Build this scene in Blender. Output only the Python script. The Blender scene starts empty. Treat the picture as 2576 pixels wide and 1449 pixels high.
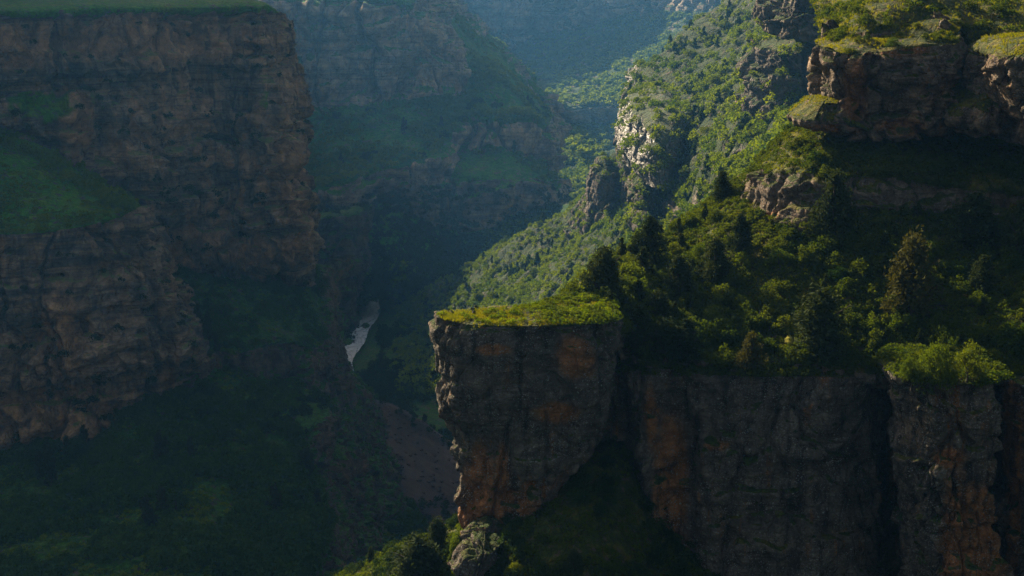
import bpy, math, random
import numpy as np
R = math.radians
rng = np.random.default_rng(7)
random.seed(7)
sc = bpy.context.scene
C = sc.collection

# ------------------------------------------------------------------ camera, sky, sun, exposure
PITCH, T = R(13.0), math.tan(R(20.0))
FW, FH = 2576.0, 1449.0
cam_d = bpy.data.cameras.new('camera'); cam = bpy.data.objects.new('camera', cam_d); C.objects.link(cam)
cam_d.sensor_width = 36; cam_d.lens = 18 / T; cam_d.clip_start = 0.5; cam_d.clip_end = 20000
cam.rotation_euler = (R(90) - PITCH, 0, 0)
sc.camera = cam
SUN_AZ, SUN_EL = R(-36), R(28)           # azimuth measured from +Y towards +X
world = bpy.data.worlds.new('World'); sc.world = world; world.use_nodes = True
nt = world.node_tree; bg = nt.nodes['Background']
sky = nt.nodes.new('ShaderNodeTexSky'); sky.sky_type = 'NISHITA'; sky.sun_disc = False
sky.sun_elevation = SUN_EL; sky.sun_rotation = SUN_AZ; sky.dust_density = 4.0; sky.ozone_density = 0.4
nt.links.new(sky.outputs[0], bg.inputs[0]); bg.inputs[1].default_value = 0.06
sun_d = bpy.data.lights.new('sun', 'SUN'); sun = bpy.data.objects.new('sun', sun_d); C.objects.link(sun)
sun_d.energy = 5.0; sun_d.angle = R(0.5); sun_d.color = (1.0, 0.95, 0.86)
from mathutils import Vector
sdir = Vector((math.sin(SUN_AZ) * math.cos(SUN_EL), math.cos(SUN_AZ) * math.cos(SUN_EL), math.sin(SUN_EL)))
sun.rotation_euler = sdir.to_track_quat('Z', 'Y').to_euler()
sc.view_settings.view_transform = 'Standard'; sc.view_settings.look = 'None'
sc.view_settings.gamma = 1; sc.view_settings.exposure = 0.9
sc.view_settings.use_white_balance = True; sc.view_settings.white_balance_temperature = 8800; sc.view_settings.white_balance_tint = 8
sc.cycles.volume_bounces = 1; sc.cycles.max_bounces = 5; sc.cycles.diffuse_bounces = 2
sc.cycles.glossy_bounces = 1; sc.cycles.transmission_bounces = 2; sc.cycles.transparent_max_bounces = 4
sc.cycles.use_denoising = True

# ------------------------------------------------------------------ projection helpers
def P(px, py, Y):
    u = (px - FW/2) / (FW/2) * T; v = (FH/2 - py) / (FW/2) * T
    k = Y / (math.cos(PITCH) + v * math.sin(PITCH))
    return (u * k, Y, k * (-math.sin(PITCH) + v * math.cos(PITCH)))
def proj(p):
    p = np.asarray(p, float)
    f = p[..., 1] * math.cos(PITCH) - p[..., 2] * math.sin(PITCH)
    up = p[..., 1] * math.sin(PITCH) + p[..., 2] * math.cos(PITCH)
    return FW/2 + p[..., 0] / f / T * FW/2, FH/2 - up / f / T * FW/2

# ------------------------------------------------------------------ noise
def _h(ix, iy, iz, s):
    with np.errstate(over='ignore'):
        h = ix.astype(np.uint32) * np.uint32(374761393) + iy.astype(np.uint32) * np.uint32(668265263) \
            + iz.astype(np.uint32) * np.uint32(2246822519) + np.uint32((s * 3266489917) & 0xffffffff)
        h = (h ^ (h >> np.uint32(13))) * np.uint32(1274126177)
        h = (h ^ (h >> np.uint32(15))) * np.uint32(2654435761)
    return (h ^ (h >> np.uint32(16))).astype(np.float64) / 4294967296.0
def vnoise(p, s=0):
    i = np.floor(p).astype(np.int64); f = p - i; f = f*f*f*(f*(f*6-15)+10)
    r = 0
    for a in (0, 1):
        wx = f[..., 0] if a else 1 - f[..., 0]
        for b in (0, 1):
            wy = f[..., 1] if b else 1 - f[..., 1]
            for c in (0, 1):
                wz = f[..., 2] if c else 1 - f[..., 2]
                r = r + wx*wy*wz*_h(i[..., 0]+a, i[..., 1]+b, i[..., 2]+c, s)
    return r * 2 - 1
def fbm(p, o=4, s=0, g=0.5):
    r = 0; a = 1; n = 0
    for k in range(o):
        r = r + a * vnoise(p + 17.3*k, s+k); n += a; a *= g; p = p * 2.03
    return r / n
def ridged(p, o=3, s=0):
    r = 0; a = 1; n = 0
    for k in range(o):
        r = r + a * (1 - 2*np.abs(vnoise(p + 9.1*k, s+k))); n += a; a *= .5; p = p * 2.1
    return r / n
def worley(p, s=0):
    i = np.floor(p).astype(np.int64); f1 = np.full(p.shape[:-1], 9.); f2 = f1.copy(); cid = np.zeros(p.shape[:-1])
    for a in (-1, 0, 1):
        for b in (-1, 0, 1):
            for c in (-1, 0, 1):
                jx, jy, jz = i[..., 0]+a, i[..., 1]+b, i[..., 2]+c
                dx = jx + _h(jx, jy, jz, s) - p[..., 0]; dy = jy + _h(jx, jy, jz, s+1) - p[..., 1]; dz = jz + _h(jx, jy, jz, s+2) - p[..., 2]
                d = np.sqrt(dx*dx+dy*dy+dz*dz); m = d < f1
                f2 = np.where(m, f1, np.minimum(f2, d)); cid = np.where(m, _h(jx, jy, jz, s+3), cid); f1 = np.where(m, d, f1)
    return f1, f2, cid
def sstep(a, b, x):
    t = np.clip((x - a) / (b - a), 0, 1); return t*t*(3-2*t)

# ------------------------------------------------------------------ mesh helpers
def make_mesh(name, V, F, attrs=None, smooth=False, mats=()):
    me = bpy.data.meshes.new(name); V = np.ascontiguousarray(V, np.float32).reshape(-1, 3); F = np.asarray(F, np.int32)
    k = F.shape[1]
    me.vertices.add(len(V)); me.vertices.foreach_set('co', V.ravel())
    me.loops.add(F.size); me.loops.foreach_set('vertex_index', F.ravel())
    me.polygons.add(len(F)); me.polygons.foreach_set('loop_start', np.arange(0, F.size, k, dtype=np.int32))
    me.polygons.foreach_set('loop_total', np.full(len(F), k, np.int32))
    me.polygons.foreach_set('use_smooth', np.full(len(F), smooth, bool))
    for n, a in (attrs or {}).items():
        at = me.attributes.new(n, 'FLOAT', 'POINT'); at.data.foreach_set('value', np.ascontiguousarray(a, np.float32).ravel())
    for m in mats: me.materials.append(m)
    me.update(calc_edges=True)
    return me
def link(name, me, parent=None):
    o = bpy.data.objects.new(name, me); C.objects.link(o)
    if parent: o.parent = parent
    return o
def tag(o, label=None, cat=None, group=None, kind=None):
    if label: o['label'] = label
    if cat: o['category'] = cat
    if group: o['group'] = group
    if kind: o['kind'] = kind
    return o

# ------------------------------------------------------------------ materials
class NT:
    def __init__(s, name):
        s.m = bpy.data.materials.new(name); s.m.use_nodes = True; s.t = s.m.node_tree; s.b = s.t.nodes['Principled BSDF']
        s.out = s.t.nodes['Material Output']; s.geo = s.n('ShaderNodeNewGeometry')
    def n(s, typ, **kw):
        x = s.t.nodes.new(typ)
        for k, v in kw.items(): setattr(x, k, v)
        return x
    def l(s, a, b): s.t.links.new(a, b)
    def put(s, v, sock):
        if isinstance(v, (int, float, tuple)): sock.default_value = v
        else: s.l(v, sock)
    def scale(s, vec, xyz):
        m = s.n('ShaderNodeVectorMath', operation='MULTIPLY'); s.l(vec, m.inputs[0]); m.inputs[1].default_value = xyz; return m.outputs[0]
    def noise(s, vec, sc_=1, det=4, rough=.55, dist=0):
        m = s.n('ShaderNodeTexNoise'); s.l(vec, m.inputs['Vector']); m.inputs['Scale'].default_value = sc_
        m.inputs['Detail'].default_value = det; m.inputs['Roughness'].default_value = rough; m.inputs['Distortion'].default_value = dist
        return m.outputs[0]
    def mixv(s, vec, n):
        a = s.n('ShaderNodeVectorMath', operation='ADD'); s.l(vec, a.inputs[0]); s.l(n, a.inputs[1]); return a.outputs[0]
    def voro(s, vec, sc_=1, feat='F1', out='Distance', rnd=1):
        m = s.n('ShaderNodeTexVoronoi', feature=feat); s.l(vec, m.inputs['Vector']); m.inputs['Scale'].default_value = sc_
        m.inputs['Randomness'].default_value = rnd; return m.outputs[out]
    def rng(s, v, a, b, c=0, d=1):
        m = s.n('ShaderNodeMapRange', interpolation_type='SMOOTHSTEP'); s.put(v, m.inputs[0])
        for i, q in enumerate((a, b, c, d)): m.inputs[i+1].default_value = q
        return m.outputs[0]
    def mth(s, op, a, b=0.0):
        m = s.n('ShaderNodeMath', operation=op); s.put(a, m.inputs[0]); s.put(b, m.inputs[1]); return m.outputs[0]
    def mix(s, f, a, b, mode='MIX'):
        m = s.n('ShaderNodeMix', data_type='RGBA', blend_type=mode); s.put(f, m.inputs[0]); s.put(a, m.inputs[6]); s.put(b, m.inputs[7]); return m.outputs[2]
def c4(r, g, b): return (r, g, b, 1.0)

def rock_mat(name, s, base, tan, orange, dark, speck=0.0, wet=0.0, stain=.6, orange_amt=.5, moss=.62, strata=.55, green=(.050, .085, .014), dry=(.13, .12, .025), low=None, mossamt=1.0):
    m = NT(name); pos = m.geo.outputs['Position']; q = m.scale(pos, (1/s,)*3)
    n1 = m.noise(q, .08, 6, .6, .6); n2 = m.noise(q, .55, 6, .65); n3 = m.noise(m.scale(q, (1, 1, .10)), .9, 5, .6, .4)
    n4 = m.noise(m.scale(q, (.06, .06, 1.6)), .8, 5, .6); n5 = m.noise(q, 3.0, 5, .7)
    col = m.mix(m.rng(n1, .38, .62), c4(*base), c4(*tan))
    col = m.mix(m.mth('MULTIPLY', m.rng(n4, .44, .58), strata), col, c4(*tan))
    col = m.mix(m.mth('MULTIPLY', m.rng(m.noise(m.scale(q, (.08, .08, 3.2)), 1.1, 5, .65), .50, .40), strata*.6), col, c4(*dark))
    oa = m.rng(m.mth('ADD', m.mth('MULTIPLY', n1, .4), m.mth('MULTIPLY', n3, .6)), .62 - .18*orange_amt, .72 - .12*orange_amt)
    if low is not None:                      # ochre rock towards the foot of the cliff
        sx = m.n('ShaderNodeSeparateXYZ'); m.l(pos, sx.inputs[0])
        lo = m.rng(m.mth('ADD', sx.outputs[2], m.mth('MULTIPLY', n1, 8*s)), low[0] + 4*s, low[1] + 4*s, 1, 0)
        oa = m.mth('MAXIMUM', oa, m.mth('MULTIPLY', lo, m.rng(n3, .36, .52)))
    oc = m.n('ShaderNodeAttribute', attribute_name='ochre')
    oa = m.mth('MAXIMUM', oa, m.mth('MULTIPLY', oc.outputs['Fac'], m.rng(n2, .24, .42)))
    col = m.mix(m.mth('MULTIPLY', oa, .85), col, c4(*orange))
    st = m.mth('MULTIPLY', m.rng(n3, .47, .36), stain)
    col = m.mix(st, col, c4(*dark))
    col = m.mix(m.rng(n2, .28, .72), m.mix(1.0, col, c4(.42, .42, .43), 'MULTIPLY'), m.mix(1.0, col, c4(1.5, 1.5, 1.5), 'MULTIPLY'))
    col = m.mix(m.rng(n5, .30, .44, .6, 0), col, c4(*dark))
    if speck:
        v = m.voro(m.scale(q, (1, 1, 1.3)), 4.6); vm = m.rng(m.mth('ADD', v, m.mth('MULTIPLY', m.noise(q, .45, 5, .7), .85)), .72, .56)
        v2 = m.voro(q, 1.5); vm2 = m.rng(m.mth('ADD', v2, m.mth('MULTIPLY', m.noise(q, 5, 3), .5)), .40, .33)
        col = m.mix(m.mth('MULTIPLY', m.mth('MAXIMUM', vm, vm2), speck), col, c4(.34, .32, .28))
    # grass and moss where it lies flat
    at = m.n('ShaderNodeAttribute', attribute_name='rock')
    sn = m.n('ShaderNodeSeparateXYZ'); m.l(m.geo.outputs['Normal'], sn.inputs[0])
    flat = m.rng(m.mth('ADD', sn.outputs[2], m.mth('MULTIPLY', m.mth('SUBTRACT', n2, .5), .9)), moss, moss + .12, 0, mossamt)
    soil = m.rng(m.mth('ADD', at.outputs['Fac'], m.mth('MULTIPLY', m.mth('SUBTRACT', n2, .5), .8)), .62, .42)
    gm = m.mth('MAXIMUM', flat, soil)
    gn = m.noise(q, .35, 6, .65); gn2 = m.noise(q, 2.4, 5, .7)
    gc = m.mix(m.rng(gn, .45, .66), c4(*green), c4(*dry))
    gc = m.mix(m.rng(gn2, .35, .65), m.mix(1.0, gc, c4(.45, .5, .45), 'MULTIPLY'), gc)
    gc = m.mix(m.rng(m.noise(q, 1.1, 6, .7), .54, .64), gc, c4(base[0]*.8, base[1]*.7, base[2]*.6))
    m.put(m.mix(gm, col, gc), m.b.inputs['Base Color'])
    bb = m.mth('ADD', m.mth('MULTIPLY', n5, .55), m.mth('ADD', m.mth('MULTIPLY', m.voro(m.scale(q, (1, 1, .8)), 1.2, 'F1'), -.35), m.mth('MULTIPLY', m.noise(m.scale(q, (.3, .3, 2)), 2, 4), .5)))
    e1 = m.rng(m.voro(m.scale(m.mixv(q, n2), (1, 1, .6)), .55, 'DISTANCE_TO_EDGE'), 0, .07); e2 = m.rng(m.voro(m.scale(q, (1, 1, 1.5)), 1.7, 'DISTANCE_TO_EDGE'), 0, .09)
    bb = m.mth('ADD', bb, m.mth('ADD', m.mth('MULTIPLY', e1, .7), m.mth('MULTIPLY', e2, .4)))
    bp = m.n('ShaderNodeBump'); bp.inputs['Strength'].default_value = 1.0; bp.inputs['Distance'].default_value = .34 * s
    m.l(bb, bp.inputs['Height']); m.l(bp.outputs[0], m.b.inputs['Normal'])
    if wet:
        m.put(m.mix(gm, m.mix(m.rng(n3, .40, .60), (.75, .75, .75, 1), (.42, .42, .42, 1)), (.95, .95, .95, 1)), m.b.inputs['Roughness'])
        m.b.inputs['Specular IOR Level'].default_value = wet
    else:
        m.b.inputs['Roughness'].default_value = .92; m.b.inputs['Specular IOR Level'].default_value = .25
    return m.m

def leaf_mat(name, ca, cb, trans=.35, attr=True, cc=None):
    m = NT(name)
    if attr: f = m.n('ShaderNodeAttribute', attribute_name='var').outputs['Fac']
    else: f = m.n('ShaderNodeObjectInfo').outputs['Random']
    isl = m.geo.outputs['Random Per Island']
    f2 = m.mth('ADD', m.mth('MULTIPLY', f, .7), m.mth('MULTIPLY', isl, .3))
    col = m.mix(f2, c4(*ca), c4(*cb))
    if cc: col = m.mix(m.rng(isl, .90, .95), col, c4(*cc))
    m.put(col, m.b.inputs['Base Color']); m.b.inputs['Roughness'].default_value = .85; m.b.inputs['Specular IOR Level'].default_value = .05
    tr = m.n('ShaderNodeBsdfTranslucent'); m.put(m.mix(1.0, col, c4(1.5, 1.35, .55), 'MULTIPLY'), tr.inputs[0])
    mx = m.n('ShaderNodeMixShader'); mx.inputs[0].default_value = trans
    m.l(m.b.outputs[0], mx.inputs[1]); m.l(tr.outputs[0], mx.inputs[2]); m.l(mx.outputs[0], m.out.inputs[0])
    return m.m

M = {}
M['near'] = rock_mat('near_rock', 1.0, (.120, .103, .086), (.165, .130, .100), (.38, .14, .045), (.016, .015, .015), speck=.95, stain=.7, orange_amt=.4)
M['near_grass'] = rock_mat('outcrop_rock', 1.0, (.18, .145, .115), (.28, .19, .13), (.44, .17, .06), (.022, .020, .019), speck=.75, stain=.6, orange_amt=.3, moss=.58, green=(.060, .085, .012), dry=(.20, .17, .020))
M['left'] = rock_mat('canyon_rock', 3.4, (.155, .13, .11), (.44, .275, .165), (.54, .28, .14), (.055, .05, .05), stain=.6, orange_amt=.7, green=(.065, .27, .006), dry=(.17, .30, .010), mossamt=.55, moss=.80, strata=.9)
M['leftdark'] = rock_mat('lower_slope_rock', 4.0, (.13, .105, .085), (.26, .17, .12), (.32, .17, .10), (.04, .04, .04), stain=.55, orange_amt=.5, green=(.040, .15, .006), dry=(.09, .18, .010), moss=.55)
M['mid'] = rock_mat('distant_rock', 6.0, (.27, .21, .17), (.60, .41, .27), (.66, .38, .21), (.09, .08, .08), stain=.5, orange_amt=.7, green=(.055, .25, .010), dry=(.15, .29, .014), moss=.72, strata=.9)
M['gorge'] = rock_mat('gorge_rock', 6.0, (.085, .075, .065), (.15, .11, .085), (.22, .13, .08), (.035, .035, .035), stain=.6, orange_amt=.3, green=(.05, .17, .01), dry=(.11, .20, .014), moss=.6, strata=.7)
M['far'] = rock_mat('far_rock', 16.0, (.34, .28, .23), (.58, .44, .32), (.42, .28, .19), (.11, .10, .10), stain=.5, orange_amt=.6, green=(.055, .11, .025), dry=(.08, .12, .03), moss=.5)
M['slope'] = rock_mat('slope_rock', 4.0, (.15, .13, .115), (.24, .19, .15), (.28, .15, .09), (.05, .05, .05), stain=.5, orange_amt=.3, green=(.035, .070, .010), dry=(.07, .10, .014), moss=.5)
M['wet'] = rock_mat('wet_slab_rock', 3.0, (.24, .22, .20), (.32, .28, .25), (.30, .2, .15), (.10, .10, .10), stain=.3, orange_amt=.1, wet=.8, green=(.055, .10, .018), dry=(.10, .13, .025), moss=.55)
M['juniper'] = leaf_mat('juniper_foliage', (.018, .034, .012), (.045, .062, .016), .22, False)
M['juniper_dry'] = leaf_mat('juniper_dry_foliage', (.042, .046, .013), (.075, .074, .019), .25, False)
M['shrub'] = leaf_mat('shrub_foliage', (.045, .095, .010), (.14, .18, .018), .45, False)
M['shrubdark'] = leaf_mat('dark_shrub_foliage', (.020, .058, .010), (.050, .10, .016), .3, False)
M['bright'] = leaf_mat('bright_shrub_foliage', (.065, .115, .012), (.15, .18, .022), .45, False)
M['blossom'] = leaf_mat('blossom', (.45, .48, .20), (.6, .6, .35), .4, False)
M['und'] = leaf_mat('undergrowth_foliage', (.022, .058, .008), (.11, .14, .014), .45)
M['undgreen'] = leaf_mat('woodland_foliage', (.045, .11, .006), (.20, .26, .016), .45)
M['unddark'] = leaf_mat('dark_woodland_foliage', (.014, .036, .010), (.036, .066, .014), .3)  # dark green foliage for woods, junipers and ledge bushes
M['undlow'] = leaf_mat('slope_scrub_foliage', (.020, .062, .008), (.070, .135, .014), .32)
M['grass'] = leaf_mat('grass_blades', (.12, .16, .010), (.29, .27, .02), .45)
M['grassgreen'] = leaf_mat('green_grass_blades', (.06, .11, .012), (.13, .16, .02), .45)
def bark_mat():
    m = NT('bark'); n = m.noise(m.scale(m.geo.outputs['Position'], (4, 4, .8)), 3, 5)
    m.put(m.mix(n, c4(.035, .025, .018), c4(.08, .06, .045)), m.b.inputs['Base Color']); m.b.inputs['Roughness'].default_value = .9
    return m.m
M['bark'] = bark_mat()
def scree_mat():
    m = NT('scree'); q = m.scale(m.geo.outputs['Position'], (.25, .25, .25))
    n = m.noise(q, .4, 6, .6); s = m.noise(m.scale(q, (2, .35, .35)), .6, 5, .6); v = m.voro(q, 5)
    col = m.mix(m.rng(n, .35, .65), c4(.085, .052, .045), c4(.14, .085, .066)); col = m.mix(m.rng(s, .45, .65, 0, .7), col, c4(.08, .055, .052))
    col = m.mix(m.rng(v, .16, .08, 0, .8), col, c4(.30, .25, .23))
    m.put(col, m.b.inputs['Base Color']); m.b.inputs['Roughness'].default_value = .95
    bp = m.n('ShaderNodeBump'); bp.inputs['Distance'].default_value = .8; m.l(m.noise(q, 4, 6, .7), bp.inputs['Height']); m.l(bp.outputs[0], m.b.inputs['Normal'])
    return m.m
M['scree'] = scree_mat()
def water_mat():
    m = NT('white_water'); q = m.scale(m.geo.outputs['Position'], (.5, .16, .5))
    n = m.noise(q, .9, 6, .7, 1.2)
    m.put(m.mix(m.rng(n, .38, .48), c4(.48, .52, .54), c4(.95, .95, .95)), m.b.inputs['Base Color'])
    m.b.inputs['Roughness'].default_value = .12; m.b.inputs['Specular IOR Level'].default_value = 1.0
    bp = m.n('ShaderNodeBump'); bp.inputs['Distance'].default_value = .5; m.l(n, bp.inputs['Height']); m.l(bp.outputs[0], m.b.inputs['Normal'])
    return m.m
M['water'] = water_mat()

# ------------------------------------------------------------------ surfaces
def cr(A, t):                                     # Catmull-Rom along axis 0 of A at index coordinates t
    n = len(A); i = np.clip(np.floor(t).astype(int), 0, n-2); f = (t - i).reshape(-1, *([1]*(A.ndim-1)))
    p0 = A[np.clip(i-1, 0, n-1)]; p1 = A[i]; p2 = A[i+1]; p3 = A[np.clip(i+2, 0, n-1)]
    tens = .35
    m1 = (p2-p0)*tens; m2 = (p3-p1)*tens
    return (2*f**3-3*f**2+1)*p1 + (f**3-2*f**2+f)*m1 + (-2*f**3+3*f**2)*p2 + (f**3-f**2)*m2
def dense(A, step):                               # index coordinates spaced by about `step` metres along axis 0
    seg = np.linalg.norm(np.diff(A, axis=0), axis=-1).mean(axis=tuple(range(1, A.ndim-1))) if A.ndim > 2 else np.linalg.norm(np.diff(A, axis=0), axis=-1)
    cum = np.concatenate([[0], np.cumsum(seg)]); n = max(2, int(cum[-1] / step))
    return np.interp(np.linspace(0, cum[-1], n+1), cum, np.arange(len(A)))
def grid_normals(G, wrap=False):
    du = np.gradient(G, axis=1) if not wrap else (np.roll(G, -1, 1) - np.roll(G, 1, 1))
    dv = np.gradient(G, axis=0); N = np.cross(du, dv); N = N / (np.linalg.norm(N, axis=-1, keepdims=True) + 1e-9)
    return N
def relief(G, N, s, amp, gamp, seed, wrap=False, lo=.80, hi=.58, block=1.0, cave=0.0, force=None):
    rock = sstep(lo, hi, N[..., 2] + .16 * fbm(G/(s*6), 3, seed+50))
    if force is not None: rock = np.maximum(rock, force)
    q = G / s
    w = fbm(q*.35, 3, seed)[..., None] * 1.2; qw = q + w
    d = 1.1*fbm(q*np.array([.16, .16, .09]), 3, seed+1)
    d = d + .55*ridged(qw*np.array([.45, .45, .08]), 3, seed+5)
    f1, f2, cid = worley(qw*np.array([.30, .30, .045]), seed+71)
    vj = 1.0 if s < 3 else 1.5
    d = d + vj*block*(.75*(cid-.5) - .8*sstep(.07, 0, f2-f1))
    f1, f2, cid = worley(qw*np.array([.42, .42, .30]), seed+9)
    d = d + block*(.55*(cid-.5) - .55*sstep(.16, 0, f2-f1))
    f1, f2, cid = worley(qw*np.array([1.1, 1.1, .85]), seed+19)
    d = d + block*(.22*(cid-.5) - .20*sstep(.14, 0, f2-f1))
    f1, f2, cid = worley(qw*np.array([2.6, 2.6, 2.2]), seed+29)
    d = d + block*(.13*(cid-.5) - .10*sstep(.12, 0, f2-f1))
    st = fbm(qw*np.array([.07, .07, .9]), 3, seed+25)
    d = d + (.36 if s < 3 else .42)*np.tanh(st*9) + .10*fbm(q*2.2, 3, seed+31)
    if cave:
        c = fbm(q*np.array([.8, .8, 1.5]), 2, seed+41); d = d - cave*sstep(.36, .55, c)*1.6
    g = fbm(q*.25, 4, seed+60)*1.0 + .25*fbm(q*1.3, 3, seed+61)
    off = rock*d*amp + (1-rock)*g*gamp
    Nd = N.copy(); Nd[..., 2] *= (1 - .6*rock); Nd /= np.linalg.norm(Nd, axis=-1, keepdims=True)+1e-9
    return G + Nd * off[..., None], rock
SHEETS = {}
OCHRE = [('block', 2150, 235, 34, 95), ('block', 2230, 120, 110, 22), ('block', 2270, 320, 60, 20), ('pillar', 1250, 1320, 130, 85), ('pillar', 1205, 1200, 34, 100), ('pillar', 1265, 1190, 18, 70), ('pillar', 1240, 880, 40, 14), ('pillar', 1400, 1040, 60, 30), ('pillar', 1440, 900, 50, 60),
  ('lw', 1690, 1200, 45, 190), ('lw', 1640, 1050, 20, 90), ('lw', 1680, 1400, 60, 80), ('lw', 1800, 1120, 30, 12), ('rpillar', 2450, 1350, 90, 180), ('rpillar', 2390, 1150, 40, 30), ('lw', 2260, 1130, 30, 120), ('lw', 2550, 1150, 25, 300),
  ('mesa', 735, 500, 42, 190), ('mesa', 570, 630, 210, 55), ('mesa', 380, 100, 330, 62), ('mesa', 30, 120, 150, 60), ('mesa', 190, 300, 50, 80), ('terr', 130, 1050, 200, 90), ('terr', 150, 860, 60, 120), ('wedge', 2090, 325, 60, 12), ('hill', 1890, 545, 60, 14)]
def finish(name, G, rock, mat, wrap, keyname):
    nv, nu = G.shape[:2]; idx = np.arange(nv*nu).reshape(nv, nu)
    if wrap: idx = np.concatenate([idx, idx[:, :1]], 1)
    F = np.stack([idx[:-1, :-1], idx[1:, :-1], idx[1:, 1:], idx[:-1, 1:]], -1).reshape(-1, 4)
    N = grid_normals(G, wrap); px, py = proj(G); och = np.zeros(G.shape[:2])
    for (k, cx_, cy_, rx, ry) in OCHRE:              # patches of ochre rock, each at its place on its own cliff
        if k == keyname: och = np.maximum(och, sstep(1.25, .6, np.hypot((px-cx_)/rx, (py-cy_)/ry) + .5*fbm(G*np.array([.5, .5, .22]), 4, 5)))
    o = link(name, make_mesh(name, G, F, {'rock': rock, 'ochre': och}, True, [mat]))
    SHEETS[keyname] = dict(G=G, N=N, rock=rock, px=px, py=py)
    return o
def rowpts(row): return np.array([P(*t[:3]) if not (isinstance(t[0], str)) else t[1:] for t in row], float)
def sheet(key, name, rows, mat, s, amp, gamp, seed, pxstep=1.7, back=None, front=None, **kw):
    A = [rowpts(r) for r in rows]
    if back: A = [A[0] + np.array(b) for b in reversed(back)] + A
    if front: A = A + [A[-1] + np.array(b) for b in front]
    A = np.stack(A)                                # rows x cols x 3
    Yv = np.median(A[..., 1]); step = pxstep * Yv * 2 * T / 1024
    tv = dense(A, step); B = cr(A, tv); Bt = np.swapaxes(B, 0, 1); tu = dense(Bt[:, ::max(1, len(tv)//12)], step)
    G = np.swapaxes(cr(Bt, tu), 0, 1)
    N = grid_normals(G)
    if N[..., 2].mean() < 0: N = -N
    G, rock = relief(G, N, s, amp, gamp, seed, **kw)
    print(key, G.shape)
    return finish(name, G, rock, mat, False, key)
def body(key, name, levels, mat, s, amp, seed, pxstep=1.5, dome=.6, expo=2.8, tilt=(0, 0), gamp=.3, parent=None, backcut=None, plan=.0, **kw):
    L = []
    for (py, xl, xr, yf, yb) in levels:
        yc = (yf+yb)/2; z = P(xl, py, yf)[2]
        a = P(xl, py, yf*.5+yc*.5)[0]; b = P(xr, py, yf*.5+yc*.5)[0]
        L.append(((a+b)/2, yc, z, (b-a)/2, (yb-yf)/2))
    L = np.array(L); Yv = L[:, 1].mean(); step = pxstep*Yv*2*T/1024
    tv = dense(L[:, :3], step); L2 = cr(L, tv)
    top = L2[0]; caps = []
    for k in np.linspace(0.002, .98, max(6, int(min(top[3], top[4])/step))):
        c = top.copy(); c[3] *= k; c[4] *= k; c[2] += dome*(1-k**2.0); caps.append(c)
    L2 = np.concatenate([np.array(caps), L2])
    per = 2*math.pi*max(L[:, 3].max(), L[:, 4].max()); nu = max(24, int(per/step))
    th = np.linspace(0, 2*math.pi, nu, endpoint=False); e = 2/expo
    cx = np.sign(np.cos(th))*np.abs(np.cos(th))**e; cy = np.sign(np.sin(th))*np.abs(np.sin(th))**e
    if backcut: cy = np.where(cy > 0, cy*(backcut[0] + (backcut[1]-backcut[0])*sstep(-.6, 1.25, cx)), cy)
    if plan:
        wob = 1 + plan*fbm(np.stack([np.cos(th)*1.7, np.sin(th)*1.7, th*0+seed], -1), 3, seed); cx = cx*wob; cy = cy*wob
    G = np.stack([L2[:, 0:1] + L2[:, 3:4]*cx, L2[:, 1:2] + L2[:, 4:5]*cy, np.repeat(L2[:, 2:3], nu, 1)], -1)
    tw = np.clip((L2[:, 2:3]-L[:, 2].min())/(L[0, 2]-L[:, 2].min()), 0, 1)**1.5
    G[..., 2] += tw*(tilt[0]*(G[..., 0]-L2[:, 0:1]) + tilt[1]*(G[..., 1]-L2[:, 1:2]))
    N = grid_normals(G, True)
    cen = np.stack([L2[:, 0], L2[:, 1], L2[:, 2]-1], -1)[:, None, :]
    if ((G-cen)*N).sum(-1).mean() < 0: N = -N
    G, rock = relief(G, N, s, amp, gamp, seed, wrap=True, **kw)
    print(key, G.shape)
    o = finish(name, G, rock, mat, True, key)
    if parent: o.parent = parent
    return o

# ---- left mesa: plateau, great wall, turned corner
mesa = [
 [(-500,25,480),(-200,25,490),(0,24,520),(200,20,540),(420,15,570),(560,15,592),(610,14,602),(640,17,606),(665,24,610),(697,45,630),(690,60,700),(650,60,820)],
 [(-500,190,470),(-200,190,480),(0,200,512),(200,180,532),(420,168,560),(560,160,585),(612,152,594),(632,150,606),(655,150,594),(708,150,624),(705,170,700),(650,170,820)],
 [(-500,210,476),(-200,210,486),(0,225,518),(200,205,537),(420,195,565),(560,185,589),(614,180,598),(636,180,616),(665,180,594),(722,185,624),(712,200,700),(650,200,820)],
 [(-500,350,465),(-200,350,475),(0,345,505),(200,345,522),(420,345,548),(560,345,573),(622,345,578),(645,345,606),(668,345,568),(760,350,618),(750,350,700),(700,350,820)],
 [(-500,600,455),(-200,600,465),(0,600,500),(200,560,515),(420,500,545),(560,520,568),(645,520,572),(664,520,604),(688,520,562),(778,520,615),(765,540,700),(700,540,820)],
 [(-500,800,450),(-200,800,460),(0,800,495),(200,720,510),(410,610,552),(560,640,560),(670,640,568),(697,640,598),(722,640,566),(788,640,612),(770,650,700),(700,650,820)],
 [(-500,900,448),(-200,900,458),(0,900,493),(200,800,508),(430,700,556),(580,740,566),(660,730,576),(705,720,592),(740,720,582),(796,720,612),(775,720,700),(700,720,820)]]
tag(sheet('mesa', 'cliff', mesa, M['left'], 9.0, 6.0, 1.5, 11, back=[(-15, 60, 1), (-130, 300, 2)], cave=.5),
    'tall brown flat topped cliff on the left with a deep vertical crack near its right corner', 'cliff', kind='structure')
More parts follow.
